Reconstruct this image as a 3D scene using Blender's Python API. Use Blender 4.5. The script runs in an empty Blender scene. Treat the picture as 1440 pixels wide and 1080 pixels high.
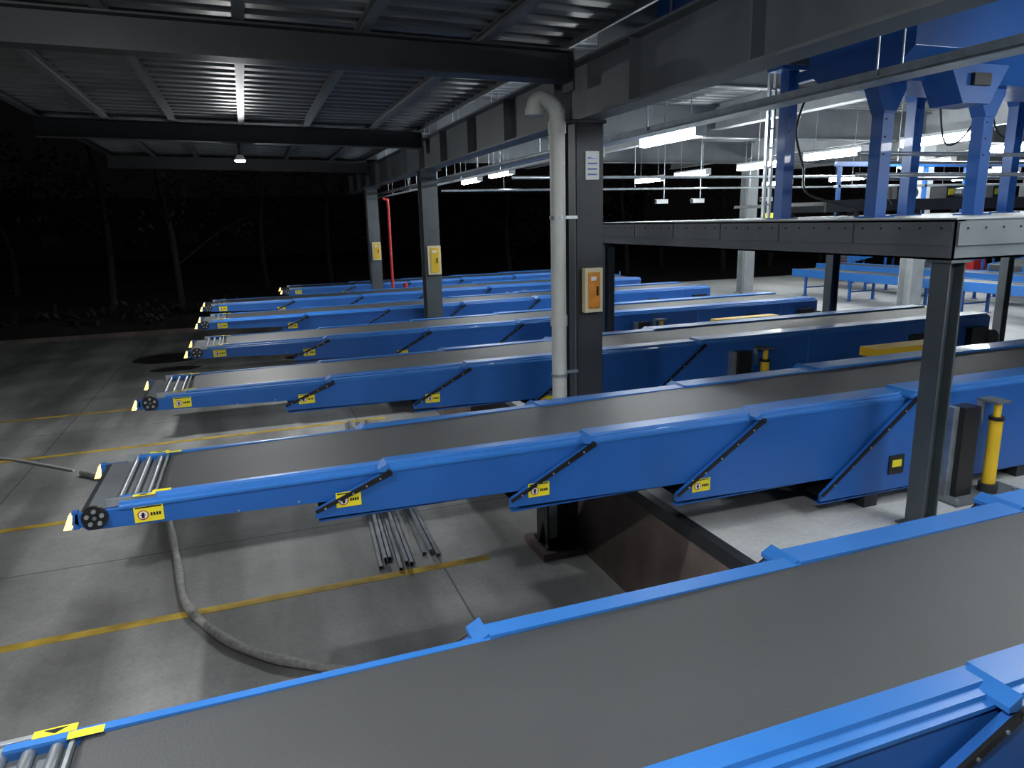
import bpy, math, random
from mathutils import Vector, Matrix
random.seed(4)
scene = bpy.context.scene
try:
    scene.view_settings.view_transform = 'Standard'
except Exception: pass

# ------------------------------------------------------------ materials
MATS = {}
def pbr(name, col, rough=0.5, metal=0.0, noise=0.0, nscale=5.0, bump=0.0, bscale=60.0, coat=0.0, emit=None, estr=0.0, stretch=None):
    if name in MATS: return MATS[name]
    m = bpy.data.materials.new(name); m.use_nodes = True
    nt = m.node_tree; N = nt.nodes; L = nt.links
    b = N['Principled BSDF']
    b.inputs['Base Color'].default_value = (*col, 1)
    b.inputs['Roughness'].default_value = rough
    b.inputs['Metallic'].default_value = metal
    b.inputs['Coat Weight'].default_value = coat
    if emit:
        b.inputs['Emission Color'].default_value = (*emit, 1)
        b.inputs['Emission Strength'].default_value = estr
    tc = N.new('ShaderNodeTexCoord'); src = tc.outputs['Object']
    if stretch:
        mp = N.new('ShaderNodeMapping'); mp.inputs['Scale'].default_value = stretch
        L.new(src, mp.inputs['Vector']); src = mp.outputs['Vector']
    if noise > 0:
        n = N.new('ShaderNodeTexNoise'); n.inputs['Scale'].default_value = nscale; n.inputs['Detail'].default_value = 6
        L.new(src, n.inputs['Vector'])
        r = N.new('ShaderNodeValToRGB')
        r.color_ramp.elements[0].position = 0.3; r.color_ramp.elements[1].position = 0.7
        r.color_ramp.elements[0].color = (*[c*(1-noise) for c in col], 1)
        r.color_ramp.elements[1].color = (*[min(1, c*(1+noise)) for c in col], 1)
        L.new(n.outputs['Fac'], r.inputs['Fac']); L.new(r.outputs['Color'], b.inputs['Base Color'])
        mr = N.new('ShaderNodeMapRange'); mr.inputs['To Min'].default_value = max(0.05, rough-0.1); mr.inputs['To Max'].default_value = min(1, rough+0.12)
        L.new(n.outputs['Fac'], mr.inputs['Value']); L.new(mr.outputs['Result'], b.inputs['Roughness'])
    if bump > 0:
        n2 = N.new('ShaderNodeTexNoise'); n2.inputs['Scale'].default_value = bscale; n2.inputs['Detail'].default_value = 4
        L.new(src, n2.inputs['Vector'])
        bp = N.new('ShaderNodeBump'); bp.inputs['Strength'].default_value = bump; bp.inputs['Distance'].default_value = 0.01
        L.new(n2.outputs['Fac'], bp.inputs['Height']); L.new(bp.outputs['Normal'], b.inputs['Normal'])
    MATS[name] = m
    return m

def concrete(name, c0, c1, joint=0.0, jx=4.0, jy=6.0, ox=0.0, oy=0.0, rough=0.6, stain=0.5):
    m = bpy.data.materials.new(name); m.use_nodes = True
    nt = m.node_tree; N = nt.nodes; L = nt.links; b = N['Principled BSDF']
    tc = N.new('ShaderNodeTexCoord')
    n1 = N.new('ShaderNodeTexNoise'); n1.inputs['Scale'].default_value = 0.7; n1.inputs['Detail'].default_value = 8; n1.inputs['Roughness'].default_value = 0.6
    n2 = N.new('ShaderNodeTexNoise'); n2.inputs['Scale'].default_value = 25; n2.inputs['Detail'].default_value = 5
    n3 = N.new('ShaderNodeTexNoise'); n3.inputs['Scale'].default_value = 0.35; n3.inputs['Detail'].default_value = 3
    mp3 = N.new('ShaderNodeMapping'); mp3.inputs['Scale'].default_value = (3.5, 0.6, 1)
    L.new(tc.outputs['Object'], mp3.inputs['Vector']); L.new(mp3.outputs['Vector'], n3.inputs['Vector'])
    L.new(tc.outputs['Object'], n1.inputs['Vector']); L.new(tc.outputs['Object'], n2.inputs['Vector'])
    r = N.new('ShaderNodeValToRGB'); r.color_ramp.elements[0].position = 0.32; r.color_ramp.elements[1].position = 0.66
    r.color_ramp.elements[0].color = (*c0, 1); r.color_ramp.elements[1].color = (*c1, 1)
    L.new(n1.outputs['Fac'], r.inputs['Fac'])
    r3 = N.new('ShaderNodeValToRGB'); r3.color_ramp.elements[0].position = 0.38; r3.color_ramp.elements[1].position = 0.55
    r3.color_ramp.elements[0].color = (1-stain, 1-stain, 1-stain, 1); r3.color_ramp.elements[1].color = (1, 1, 1, 1)
    L.new(n3.outputs['Fac'], r3.inputs['Fac'])
    mx = N.new('ShaderNodeMix'); mx.data_type = 'RGBA'; mx.blend_type = 'MULTIPLY'; mx.inputs['Factor'].default_value = 1
    L.new(r.outputs['Color'], mx.inputs['A']); L.new(r3.outputs['Color'], mx.inputs['B'])
    mx2 = N.new('ShaderNodeMix'); mx2.data_type = 'RGBA'; mx2.blend_type = 'OVERLAY'; mx2.inputs['Factor'].default_value = 0.35
    L.new(mx.outputs['Result'], mx2.inputs['A']); L.new(n2.outputs['Color'], mx2.inputs['B'])
    hs = N.new('ShaderNodeHueSaturation'); hs.inputs['Saturation'].default_value = 0.4
    L.new(mx2.outputs['Result'], hs.inputs['Color'])
    out = hs.outputs['Color']
    if joint > 0:
        sep = N.new('ShaderNodeSeparateXYZ'); L.new(tc.outputs['Object'], sep.inputs[0])
        ms = []
        for ax, per, off in (('X', jx, ox), ('Y', jy, oy)):
            a = N.new('ShaderNodeMath'); a.operation = 'SUBTRACT'; a.inputs[1].default_value = off; L.new(sep.outputs[ax], a.inputs[0])
            d = N.new('ShaderNodeMath'); d.operation = 'PINGPONG'; d.inputs[1].default_value = per/2; L.new(a.outputs[0], d.inputs[0])
            lt = N.new('ShaderNodeMath'); lt.operation = 'LESS_THAN'; lt.inputs[1].default_value = joint; L.new(d.outputs[0], lt.inputs[0])
            ms.append(lt)
        mm = N.new('ShaderNodeMath'); mm.operation = 'MAXIMUM'; L.new(ms[0].outputs[0], mm.inputs[0]); L.new(ms[1].outputs[0], mm.inputs[1])
        sc = N.new('ShaderNodeMath'); sc.operation = 'MULTIPLY'; sc.inputs[1].default_value = 0.6; L.new(mm.outputs[0], sc.inputs[0])
        mx3 = N.new('ShaderNodeMix'); mx3.data_type = 'RGBA'; L.new(sc.outputs[0], mx3.inputs['Factor'])
        L.new(out, mx3.inputs['A']); mx3.inputs['B'].default_value = (0.02, 0.02, 0.02, 1)
        out = mx3.outputs['Result']
    L.new(out, b.inputs['Base Color'])
    mr = N.new('ShaderNodeMapRange'); mr.inputs['To Min'].default_value = rough-0.2; mr.inputs['To Max'].default_value = rough+0.15
    L.new(n1.outputs['Fac'], mr.inputs['Value']); L.new(mr.outputs['Result'], b.inputs['Roughness'])
    bp = N.new('ShaderNodeBump'); bp.inputs['Strength'].default_value = 0.25; bp.inputs['Distance'].default_value = 0.01
    L.new(n2.outputs['Fac'], bp.inputs['Height']); L.new(bp.outputs['Normal'], b.inputs['Normal'])
    return m

BLUE = pbr('blue_powder_coat', (0.014, 0.098, 0.36), 0.40, 0, 0.10, 2.0, coat=0.1)
BLUED = pbr('blue_rail_paint', (0.024, 0.145, 0.45), 0.38, 0, 0.08, 3.0, coat=0.1)
BELT = pbr('rubber_belt', (0.044, 0.046, 0.048), 0.50, 0, 0.16, 1.2, bump=0.25, bscale=260, stretch=(0.4, 1, 1))
BLACK = pbr('black_plastic', (0.008, 0.008, 0.009), 0.4, 0, 0.1, 8)
YEL = pbr('yellow_label', (0.72, 0.62, 0.02), 0.5, 0, 0.04, 8)
YPAINT = pbr('yellow_paint', (0.72, 0.46, 0.02), 0.45, 0, 0.1, 5)
RED = pbr('red_paint', (0.40, 0.02, 0.02), 0.5, 0, 0.1, 5)
WHITE = pbr('white_plastic', (0.70, 0.71, 0.71), 0.5, 0, 0.04, 6)
PVC = pbr('pvc_pipe', (0.50, 0.51, 0.48), 0.45, 0, 0.10, 3)
GALV = pbr('galvanised_steel', (0.40, 0.43, 0.45), 0.38, 0.7, 0.18, 9)
CHROME = pbr('roller_steel', (0.36, 0.38, 0.40), 0.38, 0.8, 0.08, 6)
STEEL = pbr('grey_painted_steel', (0.115, 0.128, 0.14), 0.5, 0.1, 0.18, 2.5)
STEELD = pbr('dark_painted_steel', (0.024, 0.027, 0.032), 0.5, 0.1, 0.25, 2.5)
STEELM = pbr('blue_grey_painted_steel', (0.065, 0.078, 0.087), 0.5, 0.1, 0.2, 2.5)
STEELL = pbr('light_grey_steel', (0.30, 0.32, 0.33), 0.5, 0.1, 0.14, 2.5)
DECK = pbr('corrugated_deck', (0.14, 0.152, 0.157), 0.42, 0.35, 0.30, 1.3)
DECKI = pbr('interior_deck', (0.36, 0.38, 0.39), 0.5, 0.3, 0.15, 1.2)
YLINE = pbr('yellow_floor_paint', (0.56, 0.38, 0.05), 0.65, 0, 0.40, 4)
ORANGE = pbr('orange_cabinet', (0.60, 0.22, 0.02), 0.4, 0, 0.2, 12)
CREAM = pbr('cream_frame', (0.62, 0.55, 0.35), 0.5, 0, 0.05, 5)
TUBE = pbr('lamp_glow', (1, 1, 1), 0.5, emit=(0.92, 0.98, 1.0), estr=102)
FLOOD = pbr('flood_glow', (1, 1, 1), 0.5, emit=(0.96, 0.98, 0.98), estr=2300)
AMBER = pbr('amber_glow', (1, 0.7, 0.3), 0.4, emit=(1.0, 0.62, 0.15), estr=3.2)
HOSE = pbr('hose_fabric', (0.38, 0.38, 0.36), 0.8, 0, 0.25, 25, bump=0.5, bscale=80)
BARK = pbr('bark', (0.022, 0.019, 0.015), 0.9, 0, 0.4, 12)
LEAF = pbr('leaf', (0.010, 0.013, 0.006), 0.7, 0, 0.5, 3)
DIRT = pbr('dirt', (0.024, 0.022, 0.019), 0.95, 0, 0.4, 1.5, bump=0.8, bscale=6)
OIL = pbr('oil_stain', (0.035, 0.035, 0.037), 0.45, 0, 0.3, 6)
WALLC = pbr('dock_face_concrete', (0.15, 0.118, 0.108), 0.8, 0, 0.4, 1.8, bump=0.5, bscale=15)
YARD = concrete('yard_concrete', (0.23, 0.236, 0.226), (0.44, 0.445, 0.425), joint=0.010, jx=5.0, jy=6.0, ox=-3.4, oy=2.2, stain=0.40)
DOCKC = concrete('dock_concrete', (0.40, 0.41, 0.41), (0.58, 0.59, 0.58), stain=0.12, rough=0.5)

# ------------------------------------------------------------ mesh builder
class MB:
    def __init__(s): s.v = []; s.f = []; s.m = []; s.sm = []; s.mats = []
    def mi(s, mat):
        if mat not in s.mats: s.mats.append(mat)
        return s.mats.index(mat)
    def add(s, vs, fs, mat, smooth=False):
        o = len(s.v); s.v += [tuple(v) for v in vs]; i = s.mi(mat)
        for f in fs:
            s.f.append([o+k for k in f]); s.m.append(i); s.sm.append(smooth)
    def box(s, x0, x1, y0, y1, z0, z1, mat):
        if x0 > x1: x0, x1 = x1, x0
        if y0 > y1: y0, y1 = y1, y0
        if z0 > z1: z0, z1 = z1, z0
        vs = [(x0,y0,z0),(x1,y0,z0),(x1,y1,z0),(x0,y1,z0),(x0,y0,z1),(x1,y0,z1),(x1,y1,z1),(x0,y1,z1)]
        s.add(vs, [(0,3,2,1),(4,5,6,7),(0,1,5,4),(1,2,6,5),(2,3,7,6),(3,0,4,7)], mat)
    def prism(s, poly, axis, a0, a1, mat):
        n = len(poly)
        def P(p, a):
            if axis == 'y': return (p[0], a, p[1])
            if axis == 'x': return (a, p[0], p[1])
            return (p[0], p[1], a)
        vs = [P(p, a0) for p in poly] + [P(p, a1) for p in poly]
        fs = [tuple(range(n)), tuple(range(2*n-1, n-1, -1))] + [(i, i+n, (i+1) % n+n, (i+1) % n) for i in range(n)]
        s.add(vs, fs, mat)
    def cyl(s, p0, p1, r, mat, n=16, r2=None, caps=True):
        p0 = Vector(p0); p1 = Vector(p1); r2 = r if r2 is None else r2
        d = (p1-p0).normalized(); a = d.orthogonal().normalized(); b = d.cross(a)
        vs = []
        for p, rr in ((p0, r), (p1, r2)):
            for i in range(n):
                t = 2*math.pi*i/n; vs.append(p+(a*math.cos(t)+b*math.sin(t))*rr)
        s.add(vs, [(i, (i+1) % n, (i+1) % n+n, i+n) for i in range(n)], mat, True)
        if caps:
            s.add(vs[:n], [tuple(range(n-1, -1, -1))], mat); s.add(vs[n:], [tuple(range(n))], mat)
    def tube(s, pts, r, mat, n=12, sub=6, rf=None):
        P = [Vector(p) for p in pts]; Q = []
        if sub > 1:
            for i in range(len(P)-1):
                p0 = P[max(i-1, 0)]; p1 = P[i]; p2 = P[i+1]; p3 = P[min(i+2, len(P)-1)]
                for k in range(sub):
                    t = k/sub
                    Q.append(0.5*((2*p1)+(-p0+p2)*t+(2*p0-5*p1+4*p2-p3)*t*t+(-p0+3*p1-3*p2+p3)*t**3))
            Q.append(P[-1])
        else: Q = P
        vs = []; up = None
        for i, q in enumerate(Q):
            d = (Q[min(i+1, len(Q)-1)]-Q[max(i-1, 0)]).normalized()
            if up is None: up = d.orthogonal().normalized()
            up = (up-d*up.dot(d)).normalized(); b = d.cross(up)
            rr = r if rf is None else r*rf(i/(len(Q)-1))
            for k in range(n):
                t = 2*math.pi*k/n; vs.append(q+(up*math.cos(t)+b*math.sin(t))*rr)
        fs = []
        for i in range(len(Q)-1):
            for k in range(n):
                fs.append((i*n+k, i*n+(k+1) % n, (i+1)*n+(k+1) % n, (i+1)*n+k))
        s.add(vs, fs, mat, True)
        s.add(vs[:n], [tuple(range(n-1, -1, -1))], mat); s.add(vs[-n:], [tuple(range(n))], mat)
    def ibeam(s, axis, a0, a1, c, w, h, mat, tf=0.018, tw=0.012, flange='h'):
        if axis == 'y':
            x, z = c
            s.box(x-w/2, x+w/2, a0, a1, z-h/2, z-h/2+tf, mat); s.box(x-w/2, x+w/2, a0, a1, z+h/2-tf, z+h/2, mat)
            s.box(x-tw/2, x+tw/2, a0, a1, z-h/2+tf, z+h/2-tf, mat)
        elif axis == 'x':
            y, z = c
            s.box(a0, a1, y-w/2, y+w/2, z-h/2, z-h/2+tf, mat); s.box(a0, a1, y-w/2, y+w/2, z+h/2-tf, z+h/2, mat)
            s.box(a0, a1, y-tw/2, y+tw/2, z-h/2+tf, z+h/2-tf, mat)
        else:
            x, y = c
            if flange == 'h':
                s.box(x-w/2, x+w/2, y-h/2, y-h/2+tf, a0, a1, mat); s.box(x-w/2, x+w/2, y+h/2-tf, y+h/2, a0, a1, mat)
                s.box(x-tw/2, x+tw/2, y-h/2+tf, y+h/2-tf, a0, a1, mat)
            else:
                s.box(x-w/2, x-w/2+tf, y-h/2, y+h/2, a0, a1, mat); s.box(x+w/2-tf, x+w/2, y-h/2, y+h/2, a0, a1, mat)
                s.box(x-w/2+tf, x+w/2-tf, y-tw/2, y+tw/2, a0, a1, mat)
    def tilt(s):
        # canopy falls slightly toward the building so rain drains to the downpipes
        s.v = [(x, y, z+0.02*(1.2-x)) for (x, y, z) in s.v]
        return s
    def done(s, name, loc=(0, 0, 0), bevel=0.0):
        me = bpy.data.meshes.new(name); me.from_pydata(s.v, [], s.f)
        for m in s.mats: me.materials.append(m)
        for i, p in enumerate(me.polygons):
            p.material_index = s.m[i]; p.use_smooth = s.sm[i]
        me.update()
        import bmesh
        bm = bmesh.new(); bm.from_mesh(me); bmesh.ops.recalc_face_normals(bm, faces=bm.faces); bm.to_mesh(me); bm.free()
        ob = bpy.data.objects.new(name, me); ob.location = loc
        scene.collection.objects.link(ob)
        if bevel > 0:
            bv = ob.modifiers.new('bevel', 'BEVEL'); bv.width = bevel; bv.segments = 2; bv.limit_method = 'ANGLE'; bv.angle_limit = 0.7
        return ob

# ------------------------------------------------------------ ground / shell
ZY = -1.1       # truck yard level, dock floor = 0
b = MB(); b.box(-30, 3.1, -6, 27, ZY-0.2, ZY, YARD); b.done('floor')
b = MB(); b.box(3.1, 40, -6, 23, ZY-0.2, 0, DOCKC)
b.box(3.085, 3.1, -6, 23, ZY, -0.10, WALLC)
b.done('floor.001')
b = MB(); b.box(3.07, 3.16, -6, 23, -0.11, 0.006, STEELD); b.done('trim_1')
b = MB()
nx, ny = 60, 30
vs = []
for j in range(ny+1):
    for i in range(nx+1):
        x = -45+i*110/nx; y = (27 if x < 3.0 else 23.0)+j*45/ny
        z = ZY+0.02+(0.25 if j > 0 else 0)+random.random()*0.18*(j > 0)+min(j*0.05, 0.6)
        vs.append((x, y, z))
b.add(vs, [(j*(nx+1)+i, j*(nx+1)+i+1, (j+1)*(nx+1)+i+1, (j+1)*(nx+1)+i) for j in range(ny) for i in range(nx)], DIRT)
b.done('ground')
b = MB(); b.box(-30, 3.0, 26.85, 27.0, ZY, ZY+0.14, WALLC); b.done('curb')

for y in (3.75, 6.68, 9.62, 12.75, 15.6):
    b = MB(); b.box(-14, 2.1, y-0.055, y+0.055, ZY, ZY+0.004, YLINE); b.done('floor_marking')
for (x, y, rx, ry, mt) in ((-2.3, 21.6, 0.85, 0.75, OIL), (-2.0, 19.8, 0.55, 0.3, OIL), (2.0, 20.0, 1.2, 0.5, OIL), (1.5, 17.0, 0.9, 0.35, OIL)):
    b = MB(); n = 28; b.prism([(x+rx*math.cos(t*6.283/n)*(1+0.15*random.random()), y+ry*math.sin(t*6.283/n)*(1+0.15*random.random())) for t in range(n)], 'z', ZY, ZY+0.003, mt)
    b.done('oil_stain')

# ------------------------------------------------------------ telescopic conveyor
SEC = [  # x bottom-left, x top-left, half width, z top, z bottom left, z bottom right
    (-1.05, -1.05, 0.47, 0.900, 0.745, 0.690),
    (0.24, 0.70, 0.52, 0.915, 0.620, 0.580),
    (1.51, 2.12, 0.57, 0.928, 0.500, 0.450),
    (2.79, 3.52, 0.62, 0.942, 0.350, 0.300),
    (4.10, 5.00, 0.67, 0.960, 0.150, 0.110)]
def label(b, x, yf, z, w=0.155, h=0.098):
    b.box(x, x+w, yf-0.004, yf, z, z+h, YEL)
    b.box(x+w*0.05, x+w*0.95, yf-0.0055, yf-0.004, z+h*0.88, z+h*0.95, BLACK)
    cx, cz, r = x+w*0.30, z+h*0.44, h*0.30
    b.cyl((cx, yf-0.0055, cz), (cx, yf-0.004, cz), r, RED, 18)
    b.cyl((cx, yf-0.0065, cz), (cx, yf-0.0055, cz), r*0.80, WHITE, 18)
    b.box(cx-r*0.25, cx+r*0.25, yf-0.0075, yf-0.0065, cz-r*0.6, cz+r*0.55, BLACK)
    b.box(cx-r*0.5, cx+r*0.5, yf-0.0075, yf-0.0065, cz-r*0.05, cz+r*0.12, BLACK)
    for k in range(4):
        b.box(x+w*(0.55+0.095*k), x+w*(0.62+0.095*k), yf-0.0055, yf-0.004, z+h*0.36, z+h*0.55, BLACK)

def telescopic(yc, xoff=0.0, XEND=9.9):
    b = MB()
    for i, (xb, xt, W, zt, zbl, zbr) in enumerate(SEC):
        last = (i == 4)
        xe = XEND if last else SEC[i+1][1]+0.3
        xeb = XEND-0.35 if last else SEC[i+1][0]+0.5
        lip = 0.0 if i == 0 else 0.055
        zs = zt-0.05
        if i == 0:
            poly = [(xb+0.05, zbl), (xeb, zbr), (xe, zs), (xb, zs), (xb-0.01, (zbl+zs)/2)]
        elif last:
            poly = [(xb, zbl), (xeb, zbr), (xe, zs-0.35), (xe, zs), (xt, zs), (xb, zbl+lip)]
        else: poly = [(xb, zbl), (xeb, zbr), (xe, zs), (xt, zs), (xb, zbl+lip)]
        for sgn in (-1, 1):
            b.prism(poly, 'y', sgn*W, sgn*(W-0.03), BLUE)
            if i > 0:
                b.box(xb+0.02, xeb-0.05, sgn*(W-0.03), sgn*(W-0.09), zbr-0.0, zbr+0.012, BLUE)
            prof = [(0.385, zt), (W-0.055, zt), (W-0.05, zt-0.016), (W-0.022, zt-0.02), (W-0.018, zt-0.036), (W+0.006, zt-0.04), (W+0.006, zt-0.055), (0.40, zt-0.055), (0.385, zt-0.012)]
            x0g = xb+0.22 if i == 0 else xt
            b.prism([(sgn*p[0], p[1]) for p in prof], 'x', x0g, xe, BLUED)
            if i > 0:
                b.prism([(xt-0.055, zt-0.03), (xt, zt), (xt, zt-0.055), (xt-0.055, zt-0.05)], 'y', sgn*0.40, sgn*(W+0.004), BLUED)
                dx, dz = xt-xb, zs-(zbl+lip); L = math.hypot(dx, dz); ux, uz = dx/L, dz/L; nxv, nzv = uz, -ux
                w2 = 0.034
                p = [(xb, zbl+lip), (xb+ux*L, zbl+lip+uz*L)]
                q = [(p[0][0], p[0][1]), (p[1][0], p[1][1]), (p[1][0]+nxv*w2, p[1][1]+nzv*w2), (p[0][0]+nxv*w2*0.6, p[0][1]+nzv*w2*0.6)]
                b.prism(q, 'y', sgn*W, sgn*(W+0.014), BLACK)
                b.cyl((xt+0.01, sgn*W, zs-0.01), (xt+0.01, sgn*(W+0.018), zs-0.01), 0.022, BLACK, 12)
                for k in range(5):
                    t = 0.12+0.19*k; cx = xb+dx*t+nxv*w2*0.5; cz = zbl+lip+dz*t+nzv*w2*0.5
                    b.cyl((cx, sgn*(W+0.013), cz), (cx, sgn*(W+0.019), cz), 0.007, GALV, 8)
        zin = SEC[i][3]-0.06
        b.box(max(xt, xb)+0.1, xe-0.05, -W+0.03, W-0.03, zin-0.03, zin, BLUE)
        if i > 0:
            b.prism([(xb+0.06, zbl+0.02), (xeb-0.05, zbr+0.01), (xeb-0.05, zbr+0.03), (xb+0.06, zbl+0.04)], 'y', -W+0.03, W-0.03, STEELD)
            b.prism([(xb+0.03, zbl+0.02), (xt+0.02, zs-0.10), (xt+0.05, zs-0.10), (xb+0.06, zbl+0.02)], 'y', -W+0.03, W-0.03, BLACK)
        if i > 0 and i < 4:
            label(b, xb+0.13, -W, zbl+0.05)
    b.prism([(-0.98, 0.76), (0.6, 0.70), (0.6, 0.71), (-0.98, 0.775)], 'y', -0.44, 0.44, STEELD)
    b.box(-1.03, -0.98, -0.44, 0.44, 0.76, 0.85, STEELD)
    b.box(-1.0, -0.62, -0.44, 0.44, 0.845, 0.855, STEEL)
    n = 40; vs = []; x0 = -0.60; x1 = XEND-0.02
    for k in range(n+1):
        x = x0+(x1-x0)*k/n; z = 0.888+0.05*max(0, min(1, (x+0.6)/6.0))
        for yy in (-0.395, -0.39, 0.39, 0.395): vs.append((x, yy, z-(0.006 if abs(yy) > 0.392 else 0)))
    b.add(vs, [(k*4+j, (k+1)*4+j, (k+1)*4+j+1, k*4+j+1) for k in range(n) for j in range(3)], BELT)
    b.cyl((-0.60, -0.39, 0.853), (-0.60, 0.39, 0.853), 0.035, BELT, 20)
    b.cyl((XEND-0.02, -0.39, 0.878), (XEND-0.02, 0.39, 0.878), 0.06, BELT, 20)
    for xx in (-0.84, -0.765, -0.69):
        b.cyl((xx, -0.42, 0.872), (xx, 0.42, 0.872), 0.019, CHROME, 16)
    b.box(-0.652, -0.64, -0.42, 0.42, 0.865, 0.893, GALV)
    for sgn in (-1, 1):
        b.box(-0.90, -0.64, sgn*0.42, sgn*0.44, 0.85, 0.90, GALV)
        # warning stickers on the guard rail and on the inner edge plate
        b.box(-0.76, -0.64, sgn*0.412, sgn*0.448, 0.9002, 0.9018, YEL)
        b.prism([(-0.735, sgn*0.441), (-0.665, sgn*0.441), (-0.70, sgn*0.417)], 'z', 0.9018, 0.9026, BLACK)
        b.box(-0.66, -0.56, sgn*0.372, sgn*0.408, 0.9004, 0.9014, YEL)
        b.cyl((-1.085, sgn*0.45, 0.80), (-1.055, sgn*0.45, 0.80), 0.02, BLACK, 14)
        b.prism([(-1.12, 0.765), (-1.08, 0.765), (-1.066, 0.848), (-1.084, 0.848)], 'y', sgn*0.425, sgn*0.476, AMBER)
        b.box(-1.07, -1.04, sgn*0.42, sgn*0.47, 0.76, 0.86, BLUE)
    yc0 = -0.47
    b.cyl((-0.955, yc0, 0.820), (-0.955, yc0-0.022, 0.820), 0.068, BLACK, 28)
    for k in range(5):
        t = k*2*math.pi/5+0.3
        b.cyl((-0.955+0.040*math.cos(t), yc0-0.022, 0.820+0.040*math.sin(t)), (-0.955+0.040*math.cos(t), yc0-0.032, 0.820+0.040*math.sin(t)), 0.012, GALV, 12)
    b.cyl((-0.955, yc0-0.022, 0.820), (-0.955, yc0-0.030, 0.820), 0.011, STEEL, 12)
    label(b, -0.76, -0.47, 0.748)
    for xx in (-0.2, 0.15):
        b.cyl((xx, -0.47, 0.73), (xx, -0.474, 0.73), 0.007, GALV, 8)
    W = 0.67
    b.box(4.78, 4.94, -W-0.012, -W, 0.28, 0.44, BLACK); b.box(4.81, 4.91, -W-0.015, -W-0.012, 0.34, 0.40, YEL)
    b.box(6.55, 6.58, -W-0.004, -W, 0.13, 0.90, BLUED)
    b.box(8.2, 8.23, -W-0.004, -W, 0.13, 0.90, BLUED)
    b.box(XEND-1.5, XEND-1.25, -W-0.02, -W, 0.50, 0.78, BLACK); b.box(XEND-1.42, XEND-1.34, -W-0.024, -W-0.02, 0.64, 0.68, WHITE)
    b.box(XEND-0.45, XEND-0.15, -W-0.10, -W, 0.48, 0.80, BLACK)
    b.cyl((XEND-0.05, -W-0.10, 0.62), (XEND-0.05, -W+0.1, 0.62), 0.13, BLACK, 20)
    for xx in (4.6, 6.4, 7.9, XEND-0.6):
        for sgn in (-1, 1):
            b.box(xx, xx+0.14, sgn*(W-0.04), sgn*(W-0.16), 0.0, 0.16, STEELD)
    for sgn in (-1, 1):
        y0 = sgn*W
        b.box(5.28, 6.10, y0, sgn*(W+0.26), 0.0, 0.022, STEEL)
        b.box(5.42, 5.60, y0, sgn*(W+0.13), 0.022, 0.80, BLACK)
        b.box(5.36, 5.42, y0, sgn*(W+0.08), 0.022, 0.80, GALV)
        b.cyl((5.80, sgn*(W+0.13), 0.022), (5.80, sgn*(W+0.13), 0.10), 0.075, STEELD, 20)
        b.cyl((5.80, sgn*(W+0.13), 0.10), (5.80, sgn*(W+0.13), 0.66), 0.052, YPAINT, 24)
        b.cyl((5.80, sgn*(W+0.13), 0.66), (5.80, sgn*(W+0.13), 0.69), 0.060, BLACK, 24)
        b.cyl((5.80, sgn*(W+0.13), 0.69), (5.80, sgn*(W+0.13), 0.81), 0.030, YPAINT, 16)
        b.box(5.72, 5.88, y0, sgn*(W+0.18), 0.81, 0.83, STEEL)
        b.prism([(5.72, 0.81), (5.75, 0.81), (5.75, 0.60)], 'y', y0, sgn*(W+0.05), STEELL)
        for xx in (5.34, 5.66, 6.02):
            b.cyl((xx, sgn*(W+0.21), 0.022), (xx, sgn*(W+0.21), 0.045), 0.018, GALV, 8)
    return b.done('telescopic_conveyor', (xoff, yc, 0.0), bevel=0.003)

for (y, xo, xe) in ((1.85, 0, 9.9), (4.83, 0, 9.9), (7.70, -0.03, 9.75), (10.45, 0.22, 9.0), (13.35, 0.18, 8.9), (16.1, 0.12, 8.9), (19.0, 1.8, 7.4)):
    telescopic(y, xo, xe)

for (x0, x1, y0, y1, zt) in ((6.35, 7.5, 5.80, 6.05, 0.93), (6.4, 7.5, 8.72, 8.90, 0.90)):
    b = MB(); b.box(x0, x1, y0, y1, zt-0.10, zt, YPAINT)
    for xx in (x0+0.1, x1-0.2):
        b.box(xx, xx+0.08, y0+0.04, y1-0.04, 0, zt-0.10, YPAINT)
    b.box(x0+0.1, x1-0.12, y0+0.06, y0+0.10, 0.4, 0.46, YPAINT)
    b.done('yellow_bench', bevel=0.004)

# ------------------------------------------------------------ structure: columns
CX = 3.08
def hcolumn(x, y, z0, z1, w=0.34, h=0.30, mat=STEELD, fl='h'):
    b = MB(); b.ibeam('z', z0+0.02, z1, (x, y), w, h, mat, tf=0.016, tw=0.012, flange=fl)
    b.box(x-w/2-0.06, x+w/2+0.06, y-h/2-0.06, y+h/2+0.06, z0, z0+0.02, mat)
    for sx in (-1, 1):
        b.prism([(x+sx*w/2, z0+0.02), (x+sx*(w/2+0.05), z0+0.02), (x+sx*w/2, z0+0.20)], 'y', y-0.006, y+0.006, mat)
    for sx in (-1, 1):
        for sy in (-1, 1):
            b.cyl((x+sx*(w/2+0.03), y+sy*(h/2+0.03), z0+0.02), (x+sx*(w/2+0.03), y+sy*(h/2+0.03), z0+0.05), 0.016, GALV, 8)
    return b
for y in (0.4, 6.5, 12.6, 18.6):
    mt = STEELD if y < 7 else STEELM
    b = hcolumn(CX+(0.06 if y < 7 else 0), y, 0.006, 3.3, w=0.28, mat=mt)
    b.box(CX-0.2, CX+0.22, y-0.18, y+0.18, 3.27, 3.3, mt)
    if y == 6.5: b.box(2.985, 2.999, 6.36, 6.50, 0.3, 3.27, STEEL)
    b.done('steel_column')
for y in (0.4, 6.5, 12.6, 18.6):
    hcolumn(14.6, y, 0, 3.9, 0.36, 0.36, STEELL).done('steel_column')
b = MB(); b.ibeam('z', ZY+0.10, -0.02, (2.86, 6.62), 0.32, 0.30, BLACK, flange='v')
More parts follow.
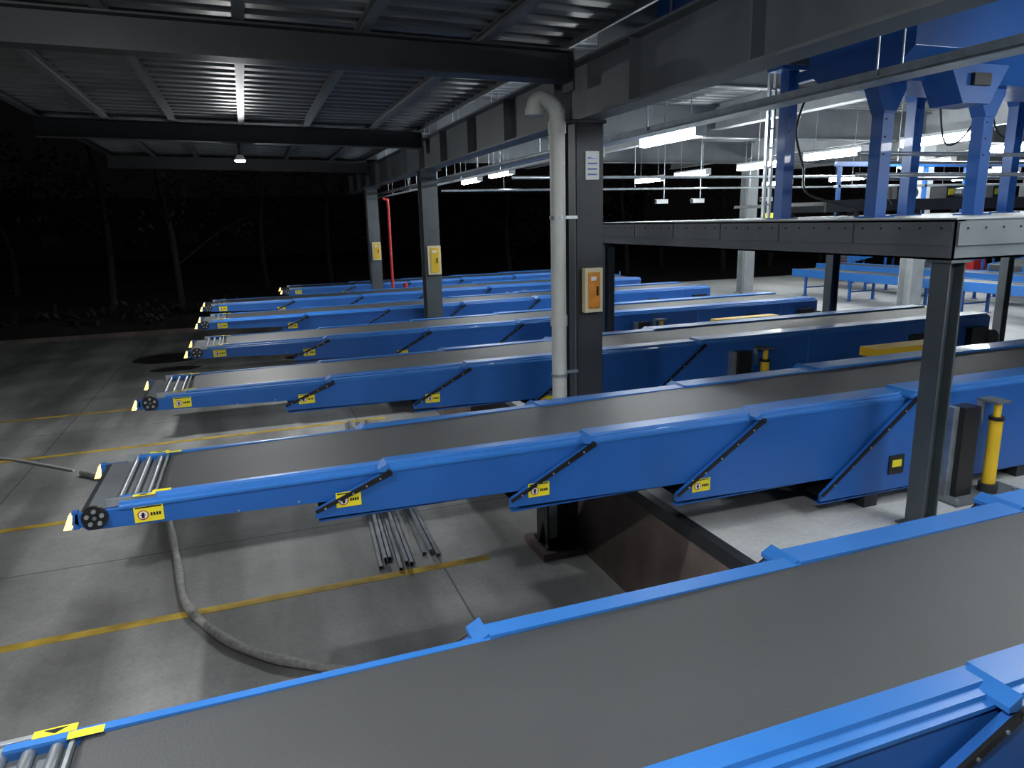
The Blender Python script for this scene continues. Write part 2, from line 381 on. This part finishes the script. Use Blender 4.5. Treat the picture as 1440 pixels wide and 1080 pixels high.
b.box(2.68, 3.07, 6.42, 6.82, ZY+0.08, ZY+0.10, BLACK); b.box(2.60, 3.07, 6.34, 6.9, ZY, ZY+0.08, WALLC)
b.box(2.70, 3.07, 6.45, 6.8, -0.04, -0.02, BLACK)
b.prism([(2.65, ZY+0.10), (2.70, ZY+0.10), (2.70, ZY+0.35)], 'y', 6.6, 6.62, BLACK)
b.box(2.72, 2.80, 6.44, 6.47, ZY+0.2, -0.3, STEEL)
b.done('column_footing')

# edge beam along Y
BX = 3.13
b = MB(); b.ibeam('y', -4, 23, (BX, 3.56), 0.24, 0.52, STEEL, tf=0.022, tw=0.014)
for y in [k*1.5-3.6 for k in range(18)]:
    b.box(BX-0.11, BX-0.007, y, y+0.012, 3.325, 3.795, STEEL)
b.done('edge_beam')
for y in (0.4, 6.5, 12.6, 18.6):
    b = MB(); b.ibeam('x', -2.7, 2.985, (y, 3.815), 0.22, 0.27, STEELD, tf=0.016)
    b.box(2.985, 3.0, y-0.12, y+0.12, 3.6, 3.95, STEELD)
    b.tilt().done('canopy_beam')
for x in (-2.65, -1.75, -0.85, 0.12, 1.1, 2.15):
    b = MB(); b.ibeam('y', -4, 19.0, (x, 3.99), 0.09, 0.075, STEEL if x > -2.5 else STEELD, tf=0.008, tw=0.006); b.tilt().done('canopy_purlin')
def deck(x0, x1, y0, y1, z, mat, name, per=0.30, amp=0.05, tl=False):
    b = MB(); pr = []; y = y0
    while y < y1:
        for dy, dz in ((0, 0), (0.42, 0), (0.5, 1), (0.92, 1)):
            pr.append((min(y+dy*per, y1), z+dz*amp))
        y += per
    vs = [(x0, p[0], p[1]) for p in pr]+[(x1, p[0], p[1]) for p in pr]; n = len(pr)
    b.add(vs, [(i, i+1, i+1+n, i+n) for i in range(n-1)], mat)
    b.box(x0, x1, y0, y1, z+amp+0.01, z+amp+0.06, mat)
    if tl: b.tilt()
    return b.done(name)
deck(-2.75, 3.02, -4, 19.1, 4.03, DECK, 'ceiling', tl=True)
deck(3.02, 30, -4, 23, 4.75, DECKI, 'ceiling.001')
b = MB(); b.box(3.0, 3.03, -4, 23, 3.95, 4.80, STEELM); b.done('trim_2')
for y in (0.4, 6.5, 12.6, 18.6):
    b = MB(); b.ibeam('x', 3.3, 30, (y, 4.2), 0.26, 0.60, STEEL, tf=0.02); b.done('interior_beam')
for y in (9.5, 15.6, 22.0):
    b = MB(); b.ibeam('x', 3.3, 30, (y, 4.45), 0.18, 0.40, STEEL, tf=0.016); b.done('interior_beam')
for x in (9.0, 14.6, 20.0):
    b = MB(); b.ibeam('y', 7.0, 23, (x, 4.3), 0.22, 0.50, STEELL, tf=0.016); b.done('interior_beam')
b = MB(); b.box(4.15, 4.165, -3, 20, 3.28, 3.34, GALV); b.box(4.335, 4.35, -3, 20, 3.28, 3.34, GALV); b.box(4.15, 4.35, -3, 20, 3.27, 3.285, GALV)
for y in range(-2, 20, 3):
    b.cyl((4.14, y, 3.3), (4.14, y, 4.05), 0.008, GALV, 6); b.cyl((4.36, y, 3.3), (4.36, y, 4.05), 0.008, GALV, 6)
b.done('cable_tray')
b = MB()
b.cyl((3.42, 6.8, 3.16), (3.42, 20, 3.16), 0.03, GALV, 10); b.cyl((3.52, 6.8, 3.09), (3.52, 20, 3.09), 0.02, WHITE, 10)
for y in (8, 10, 12, 14, 16, 18):
    b.cyl((3.42, y, 3.16), (3.42, y, 4.75), 0.006, GALV, 6); b.cyl((3.52, y, 3.09), (3.52, y, 4.75), 0.006, GALV, 6)
b.done('conduit')
for y in (10.0, 14.0):
    b = MB(); b.cyl((3.7, y, 3.0), (24, y, 3.0), 0.022, GALV, 8)
    for x in range(5, 24, 3): b.cyl((x, y, 3.0), (x, y, 4.75), 0.006, GALV, 6)
    b.done('conduit')

# downpipe (gooseneck outlet)
px = 2.76
b = MB()
b.tube([(2.54, 6.25, 3.34), (2.54, 6.25, 3.38), (2.555, 6.25, 3.425), (2.60, 6.25, 3.445), (2.66, 6.25, 3.43), (2.72, 6.25, 3.40), (px, 6.25, 3.34), (px, 6.25, 3.26), (px, 6.25, 2.0), (px, 6.25, 0.12), (px, 6.25, -0.02)], 0.072, PVC, n=24, sub=5)
for z in (3.16, 1.4): b.cyl((px, 6.25, z), (px, 6.25, z+0.10), 0.082, PVC, 24)
b.cyl((2.54, 6.25, 3.31), (2.54, 6.25, 3.37), 0.085, PVC, 24)
for z in (2.4, 0.9): b.cyl((px, 6.25, z), (px, 6.25, z+0.03), 0.080, GALV, 24); b.box(px, 3.0, 6.33, 6.345, z, z+0.03, GALV)
b.done('downpipe')
b = MB(); b.tube([(3.30, 18.2, 3.0), (3.38, 18.2, 2.98), (3.42, 18.2, 2.9), (3.42, 18.2, 2.0), (3.42, 18.2, 0.9), (3.44, 18.2, 0.62), (3.6, 18.2, 0.55), (3.75, 18.2, 0.62), (3.75, 18.2, 0.85)], 0.036, RED, n=12, sub=4)
b.cyl((3.75, 18.2, 0.8), (3.75, 18.2, 0.9), 0.06, RED, 12)
b.done('fire_pipe')
def cabinet(x, y, z0, z1, w, m1, m2):
    b = MB(); yf = y-0.15
    b.box(x-w/2, x+w/2, yf-0.07, yf, z0, z1, m1)
    b.box(x-w*0.32, x+w*0.32, yf-0.082, yf-0.07, z0+0.04, z1-0.04, m2)
    b.box(x+w*0.12, x+w*0.2, yf-0.095, yf-0.082, (z0+z1)/2-0.05, (z0+z1)/2+0.04, BLACK)
    b.box(x-w*0.2, x+w*0.1, yf-0.084, yf-0.082, z1-0.12, z1-0.08, WHITE)
    b.done('wall_cabinet', bevel=0.004)
cabinet(3.15, 6.5, 1.50, 1.93, 0.19, CREAM, ORANGE)
cabinet(3.10, 12.6, 1.50, 2.0, 0.22, CREAM, YPAINT)
cabinet(3.10, 18.6, 1.50, 1.95, 0.22, CREAM, YPAINT)
b = MB(); b.box(3.09, 3.23, 6.335, 6.35, 2.76, 3.02, WHITE)
for k in range(4): b.box(3.11, 3.21, 6.333, 6.335, 2.80+k*0.05, 2.815+k*0.05, BLUE)
b.done('notice_plate')

# ------------------------------------------------------------ platform (mezzanine)
b = MB()
X0, X1, Y0, Y1, Z0, Z1 = 4.64, 14.0, 3.68, 9.1, 2.05, 2.33
def chan_y(x, y0, y1, s):
    b.box(x, x+s*0.012, y0, y1, Z0, Z1, STEEL); b.box(x, x+s*0.09, y0, y1, Z0, Z0+0.014, STEEL); b.box(x, x+s*0.09, y0, y1, Z1-0.014, Z1, STEEL)
b.box(X0, X1, Y0, Y0+0.012, Z0, Z1, STEEL); b.box(X0, X1, Y0, Y0+0.1, Z0, Z0+0.014, STEEL)
chan_y(X0, Y0, Y1, 1)
b.box(X0, X1, Y1-0.012, Y1, Z0, Z1, STEEL); b.box(X0, X1, Y1-0.1, Y1, Z0, Z0+0.014, STEEL)
b.box(X0-0.01, X1, Y0-0.01, Y1+0.01, Z1, Z1+0.012, STEELL)
y = Y0+0.02
while y < Y1-0.5:
    b.box(X0-0.012, X0, y, y+0.86, Z0+0.10, Z1-0.02, STEEL)
    for k in range(5):
        b.cyl((X0-0.02, y+0.08+k*0.175, Z1-0.06), (X0-0.012, y+0.08+k*0.175, Z1-0.06), 0.008, BLACK, 8)
    y += 0.88
x = X0+0.02
while x < X1-0.5:
    b.box(x, x+0.86, Y0-0.012, Y0, Z0+0.10, Z1-0.02, STEEL)
    for k in range(5): b.cyl((x+0.08+k*0.175, Y0-0.02, Z1-0.06), (x+0.08+k*0.175, Y0-0.012, Z1-0.06), 0.008, BLACK, 8)
    x += 0.88
for xx in (6.0, 7.4, 8.74, 10.2, 11.6): b.ibeam('y', Y0+0.1, Y1-0.1, (xx, 2.17), 0.10, 0.22, STEEL, tf=0.01)
for yy in (6.3,): b.ibeam('x', X0+0.1, X1, (yy, 2.17), 0.10, 0.20, STEEL, tf=0.01)
for (qx, qy) in ((4.72, 3.77), (4.72, 9.0), (8.74, 9.0), (12.7, 3.77), (12.7, 9.0)):
    b.ibeam('z', 0.015, Z0, (qx, qy), 0.15, 0.15, STEELM, tf=0.012, tw=0.01, flange='v')
    b.box(qx-0.12, qx+0.12, qy-0.12, qy+0.12, 0, 0.015, STEELM)
    b.box(qx-0.10, qx+0.10, qy-0.10, qy+0.10, Z0-0.02, Z0, STEELM)
b.done('steel_platform')

# ------------------------------------------------------------ sorter on the platform
ZP = Z1+0.012
b = MB()
def post(x, y, ztop, w=0.13, flare=True):
    b.box(x-w/2, x+w/2, y-w/2, y+w/2, ZP+0.015, ztop, BLUE)
    b.box(x-w*0.9, x+w*0.9, y-w*0.9, y+w*0.9, ZP, ZP+0.015, BLUE)
    if flare:
        b.prism([(x-w/2, ztop-0.25), (x-w*1.3, ztop-0.05), (x-w*1.3, ztop), (x+w*1.3, ztop), (x+w*1.3, ztop-0.05), (x+w/2, ztop-0.25)], 'y', y-w/2-0.01, y+w/2+0.01, BLUE)
    for k in range(4):
        b.cyl((x-w*0.2, y-w/2-0.008, ztop-0.15-k*0.15), (x-w*0.2, y-w/2, ztop-0.15-k*0.15), 0.010, BLACK, 8)
post(5.5, 5.2, 3.5); post(6.75, 5.2, 3.5); post(8.3, 5.2, 3.5); post(10, 5.2, 3.5)
post(5.55, 6.5, 3.85, flare=False); post(7.35, 6.5, 3.85); post(9.0, 6.5, 3.85); post(11, 6.5, 3.85)
b.prism([(4.75, 3.72), (5.0, 3.5), (5.7, 3.5), (5.95, 3.72), (5.95, 4.15), (4.75, 4.15)], 'x', 5.3, 13, BLUE)
b.box(5.35, 13, 6.38, 6.62, 3.85, 3.89, BLUE)
for xx in (5.6, 6.3, 7.35, 8.3, 9.0, 10, 11):
    b.box(xx-0.05, xx+0.05, 5.2, 6.5, 3.72, 3.82, BLUE)
for xx in (6.0, 7.5, 9.1):
    b.prism([(xx-0.35, 3.6), (xx+0.35, 3.6), (xx+0.16, 3.28), (xx-0.16, 3.28)], 'y', 4.70, 5.02, BLUE)
    b.box(xx-0.10, xx+0.10, 4.66, 4.70, 3.42, 3.52, BLACK)
b.box(5.3, 13, 4.9, 5.8, 4.15, 4.18, BELT)
for zz in (2.75, 2.95):
    b.cyl((5.65, 5.6, zz), (13, 5.6, zz), 0.022, GALV, 10); b.cyl((7.5, 7.2, zz+0.05), (13, 7.2, zz+0.05), 0.022, GALV, 10)
for xx in (7.4, 9.2, 11, 12.6):
    b.cyl((xx, 5.6, ZP), (xx, 5.6, 2.98), 0.022, GALV, 10); b.cyl((xx+0.3, 7.2, ZP), (xx+0.3, 7.2, 3.02), 0.022, GALV, 10)
b.tube([(5.9, 6.6, 3.7), (5.85, 6.7, 3.3), (5.98, 6.7, 2.9), (5.9, 6.5, 2.6), (6.3, 6.1, 2.42)], 0.014, BLACK, 8)
b.tube([(5.6, 5.28, 3.4), (5.72, 5.3, 3.1), (5.62, 5.3, 2.7), (5.8, 5.3, 2.45)], 0.014, BLACK, 8)
b.box(6.35, 6.6, 7.6, 7.8, ZP, ZP+0.07, YEL); b.box(6.38, 6.57, 7.58, 7.6, ZP+0.01, ZP+0.06, BLACK)
b.box(6.2, 6.3, 5.12, 5.2, 3.38, 3.5, YEL)
for yy in (6.9, 8.0):
    b.box(6.5, 13, yy, yy+0.6, ZP+0.14, ZP+0.18, BELT); b.box(6.5, 13, yy-0.04, yy, ZP+0.06, ZP+0.20, STEELD)
    for xx in range(7, 13, 1): b.box(xx, xx+0.05, yy, yy+0.05, ZP, ZP+0.14, STEELD)
# drive units, scanner frame and hanging cables on the deck
for k in range(6):
    xx = 7.8+k*0.85
    b.box(xx, xx+0.3, 7.05, 7.3, ZP+0.18, ZP+0.36, STEELD); b.cyl((xx+0.15, 7.04, ZP+0.27), (xx+0.15, 6.92, ZP+0.27), 0.06, GALV, 14)
    b.box(xx+0.45, xx+0.5, 8.5, 8.55, ZP, 3.1, BLUE); b.box(xx+0.02, xx+0.12, 7.03, 7.05, ZP+0.24, ZP+0.32, YEL)
    b.tube([(xx, 6.6, 3.8), (xx+0.2, 6.62, 3.25+random.uniform(-.15, .1)), (xx+0.55, 6.62, 3.3), (xx+0.8, 6.6, 3.8)], 0.012, BLACK, 6)
b.box(8.2, 12.6, 8.49, 8.56, 3.05, 3.12, BLUE); b.box(8.2, 12.6, 8.50, 8.55, 2.75, 2.79, GALV)
b.done('sorting_machine', bevel=0.003)

b = MB()
for xx in (5.95, 6.03): b.box(xx, xx+0.03, 7.3, 7.34, ZP, 4.74, GALV)
for k in range(10): b.box(5.95, 6.06, 7.31, 7.33, 2.5+k*0.22, 2.52+k*0.22, GALV)
b.done('cable_ladder')

b = MB()
b.box(3.75, 3.80, 2.2, 6.2, 4.15, 4.45, BLUE); b.box(4.75, 4.80, 2.2, 6.2, 4.15, 4.45, BLUE); b.box(3.8, 4.75, 2.2, 6.2, 4.22, 4.25, BLUE)
b.box(3.8, 4.75, 2.2, 6.2, 4.40, 4.43, BELT)
for yy in (2.6, 4.5, 5.9):
    b.box(3.72, 4.83, yy, yy+0.1, 4.05, 4.15, BLUE)
    for xx in (3.74, 4.79): b.cyl((xx, yy+0.05, 4.1), (xx, yy+0.05, 4.76), 0.012, GALV, 8)
for yy in [2.8+0.5*k for k in range(7)]: b.cyl((3.8, yy, 4.20), (4.75, yy, 4.20), 0.03, GALV, 10)
b.done('overhead_conveyor')

# ------------------------------------------------------------ belt tables deep in the hall
def belt_table(name, ax, a0, a1, c, w, z0, z1, leg=1.6):
    b = MB()
    def Pt(a, o, z): return (a, c+o, z) if ax == 'x' else (c+o, a, z)
    for s in (-1, 1):
        vs = []
        for a, z in ((a0, z0), (a1, z1)):
            for o in (s*w/2, s*(w/2+0.05)):
                for dz in (-0.20, 0.02): vs.append(Pt(a, o, z+dz))
        b.add(vs, [(0,1,3,2),(4,6,7,5),(0,4,5,1),(2,3,7,6),(1,5,7,3),(0,2,6,4)], BLUED)
    vs = [Pt(a0, -w/2, z0), Pt(a0, w/2, z0), Pt(a1, w/2, z1), Pt(a1, -w/2, z1)]
    vs2 = [(v[0], v[1], v[2]-0.14) for v in vs]
    b.add(vs+vs2, [(0,1,2,3),(4,7,6,5),(0,4,5,1),(2,6,7,3),(1,5,6,2),(0,3,7,4)], BELT)
    L = abs(a1-a0); cnt = max(2, int(L/leg)+1)
    for i in range(cnt):
        t = 0.06+0.88*i/(cnt-1); a = a0+(a1-a0)*t; z = z0+(z1-z0)*t
        for s in (-1, 1):
            p = Pt(a, s*(w/2+0.025), 0)
            b.box(p[0]-0.03, p[0]+0.03, p[1]-0.03, p[1]+0.03, 0.012, z-0.15, BLUE); b.box(p[0]-0.07, p[0]+0.07, p[1]-0.07, p[1]+0.07, 0, 0.012, BLUE)
        p = Pt(a, -w/2, 0); q = Pt(a, w/2, 0)
        b.cyl((p[0], p[1], 0.25), (q[0], q[1], 0.25), 0.02, BLUE, 8)
    b.done(name, bevel=0.003)
belt_table('belt_conveyor', 'y', 8.0, 17.5, 15.9, 0.8, 0.75, 0.75)
belt_table('belt_conveyor', 'y', 9.0, 19.0, 18.2, 0.8, 0.75, 0.75)
belt_table('belt_conveyor', 'x', 19.2, 24.0, 19.6, 0.9, 0.9, 1.6)
belt_table('belt_conveyor', 'x', 19.0, 25.0, 13.5, 0.9, 0.9, 1.5)
belt_table('belt_conveyor', 'x', 19.0, 25.0, 16.2, 0.9, 0.9, 1.5)
for (x, y) in ((20.5, 21.0), (24, 18.2)):
    b = MB(); b.box(x, x+0.6, y, y+0.35, 0, 1.5, RED); b.box(x+0.05, x+0.55, y-0.02, y, 0.7, 1.4, WHITE); b.box(x+0.08, x+0.12, y-0.04, y-0.02, 0.9, 1.1, BLACK); b.done('fire_hose_cabinet', bevel=0.01)

# ------------------------------------------------------------ lamps
def tube_lamp(x, y, z=3.38, L=1.3):
    b = MB()
    b.box(x-0.07, x+0.07, y-L/2-0.03, y+L/2+0.03, z+0.055, z+0.095, WHITE)
    b.cyl((x, y-L/2, z), (x, y+L/2, z), 0.058, TUBE, 16)
    for e in (-1, 1):
        b.box(x-0.07, x+0.07, y+e*(L/2), y+e*(L/2+0.03), z-0.05, z+0.06, WHITE)
        b.cyl((x, y+e*L*0.35, z+0.09), (x, y+e*L*0.35, 4.75), 0.005, GALV, 6)
    b.done('tube_lamp')
for (x, y) in ((5.25, 8.3), (5.3, 15.0), (5.4, 17.5), (9.75, 10.2), (9.5, 7.9), (10.5, 17.6), (10.3, 15.3), (17.2, 17.4), (16.8, 20.0), (12.4, 8.9), (14.0, 12.0), (10.2, 12.7),
               (5.3, 0.8), (5.3, 2.75), (9.6, 1.5), (5.3, -1.8), (9.6, -1.8), (5.3, 11.0), (17.0, 8.0), (17.0, 12.0), (19.5, 14.5), (22.5, 17.5)):
    tube_lamp(x, y)
def flood(x, y, z):
    b = MB(); b.cyl((x, y, z), (x, y, z+0.02), 0.075, FLOOD, 20); b.cyl((x, y, z+0.02), (x, y, z+0.10), 0.085, WHITE, 20, r2=0.05)
    b.cyl((x, y, z+0.10), (x, y, z+0.29), 0.02, STEELD, 10)
    b.done('canopy_lamp')
for (x, y) in ((0.05, 12.6), (0.05, 0.4), (-1.6, 3.2)):
    flood(x, y, 3.42 if y != 3.2 else 3.79)
for (x, y) in ((10.6, 17.0), (11.6, 16.8), (13.6, 16.5)):
    b = MB(); b.cyl((x, y, 2.85), (x, y, 4.75), 0.012, GALV, 8); b.box(x-0.25, x+0.10, y-0.05, y+0.05, 2.74, 2.85, WHITE); b.box(x-0.3, x-0.25, y-0.04, y+0.04, 2.75, 2.84, BLACK)
    b.done('security_camera')

# ------------------------------------------------------------ yard clutter
b = MB()
b.tube([(-2.6, 11.5, ZY+0.045), (-1.9, 10.7, ZY+0.045), (-1.35, 9.8, ZY+0.045), (-1.2, 8.95, ZY+0.045), (-1.02, 7.8, ZY+0.045), (-0.85, 6.75, ZY+0.045), (-0.42, 5.9, ZY+0.045), (0.12, 5.38, ZY+0.045), (0.9, 4.9, ZY+0.045), (1.8, 4.6, ZY+0.045)], 0.04, HOSE, n=12, sub=8, rf=lambda t: 1+0.12*math.sin(t*70))
b.done('fabric_hose')
b = MB()
b.tube([(-6.0, 13.4, ZY+0.02), (-4.6, 13.2, ZY+0.02), (-3.9, 12.85, ZY+0.02), (-3.2, 12.2, ZY+0.02), (-2.75, 11.75, ZY+0.02)], 0.02, WHITE, n=8, sub=8)
b.done('cable')
b = MB()
for k in range(9):
    xa = 0.95+0.065*k+random.uniform(-0.01, 0.01); xb2 = 1.35+0.05*k+random.uniform(-0.05, 0.05)
    if k > 5: xa += 0.10
    ya = 6.75+random.uniform(-0.05, 0.25); yb = 12.4+random.uniform(-0.3, 0.2); zz = ZY+0.002+(0.055 if k % 3 == 1 else 0)
    w = 0.045; h = 0.05; t = 0.004
    def bar(x0o, x1o, z0, z1):
        vs = [(xa+x0o, ya, zz+z0), (xa+x1o, ya, zz+z0), (xa+x1o, ya, zz+z1), (xa+x0o, ya, zz+z1), (xb2+x0o, yb, zz+z0), (xb2+x1o, yb, zz+z0), (xb2+x1o, yb, zz+z1), (xb2+x0o, yb, zz+z1)]
        b.add(vs, [(0,1,2,3),(7,6,5,4),(0,4,5,1),(1,5,6,2),(2,6,7,3),(3,7,4,0)], GALV)
    bar(0, t, 0, h); bar(w-t, w, 0, h); bar(0, w, h-t, h)
b.done('steel_channel_bundle')

# ------------------------------------------------------------ trees & distance
for i in range(20):
    b = MB(); x = -24+i*3.0+random.uniform(-1, 1); y = random.uniform(30, 38); zb = ZY+0.3
    H = random.uniform(6, 9)
    tp = [(x, y, zb), (x+random.uniform(-.2, .2), y, zb+H*0.35), (x+random.uniform(-.4, .4), y, zb+H*0.7), (x+random.uniform(-.6, .6), y, zb+H)]
    b.tube(tp, 0.16, BARK, n=8, sub=4, rf=lambda t: 1-0.8*t)
    for k in range(16):
        t = random.uniform(0.2, 0.98); z = zb+H*t; a = random.uniform(0, 6.28); l = (1.1-t)*3.0+0.4
        bx, by = x+random.uniform(-.1, .1), y
        ex, ey, ez = bx+math.cos(a)*l, by+math.sin(a)*l, z+l*0.6
        b.tube([(bx, by, z), ((bx+ex)/2, (by+ey)/2, z+l*0.35), (ex, ey, ez)], 0.04, BARK, n=5, sub=2, rf=lambda t: 1-0.7*t)
        for q in range(26):
            c = Vector((bx+(ex-bx)*random.uniform(0.3, 1.1), by+(ey-by)*random.uniform(0.3, 1.1), z+(ez-z)*random.uniform(0.3, 1.1)))+Vector([random.gauss(0, .3) for _ in range(3)])
            u = Vector([random.gauss(0, 1) for _ in range(3)]).normalized()*0.14; v = u.orthogonal().normalized()*0.07
            b.add([c-u, c+v, c+u, c-v], [(0, 1, 2, 3)], LEAF)
    b.done('tree')
b = MB()
for i in range(260):
    x = random.uniform(-28, 2.5); y = random.uniform(27.6, 29.5); z = ZY+0.3+random.random()*0.35
    for q in range(6):
        c = Vector((x, y, z))+Vector([random.gauss(0, .2) for _ in range(3)]); u = Vector([random.gauss(0, 1) for _ in range(3)]).normalized()*0.15; v = u.orthogonal().normalized()*0.07
        b.add([c-u, c+v, c+u, c-v], [(0, 1, 2, 3)], LEAF)
b.done('hedge')
b = MB(); b.box(-50, 40, 68, 75, ZY, 5.0, STEELD)
for k in range(8):
    x = -46+k*10.2; b.box(x, x+1.4, 67.9, 68, 1.2, 2.2, STEEL)
b.done('distant_building')

# ------------------------------------------------------------ world
w = bpy.data.worlds.new('night'); scene.world = w; w.use_nodes = True
bg = w.node_tree.nodes['Background']; bg.inputs[0].default_value = (0.9, 0.7, 0.8, 1); bg.inputs[1].default_value = 0.0022

# ------------------------------------------------------------ camera
def orient():
    up = Vector((-110, 4348, 1000)).normalized()      # (right, up, back)
    y = Vector((-377, 220, -1000)); y = (y-up*y.dot(up)).normalized()
    x = y.cross(up)
    return Matrix((x, y, up))
cam = bpy.data.cameras.new('camera'); co = bpy.data.objects.new('camera', cam); scene.collection.objects.link(co)
cam.sensor_width = 36; cam.lens = 25.0; cam.clip_start = 0.05; cam.clip_end = 300
R = orient()
M = R.to_4x4(); M.translation = Vector((0, 0, 2.4)); co.matrix_world = M
scene.camera = co
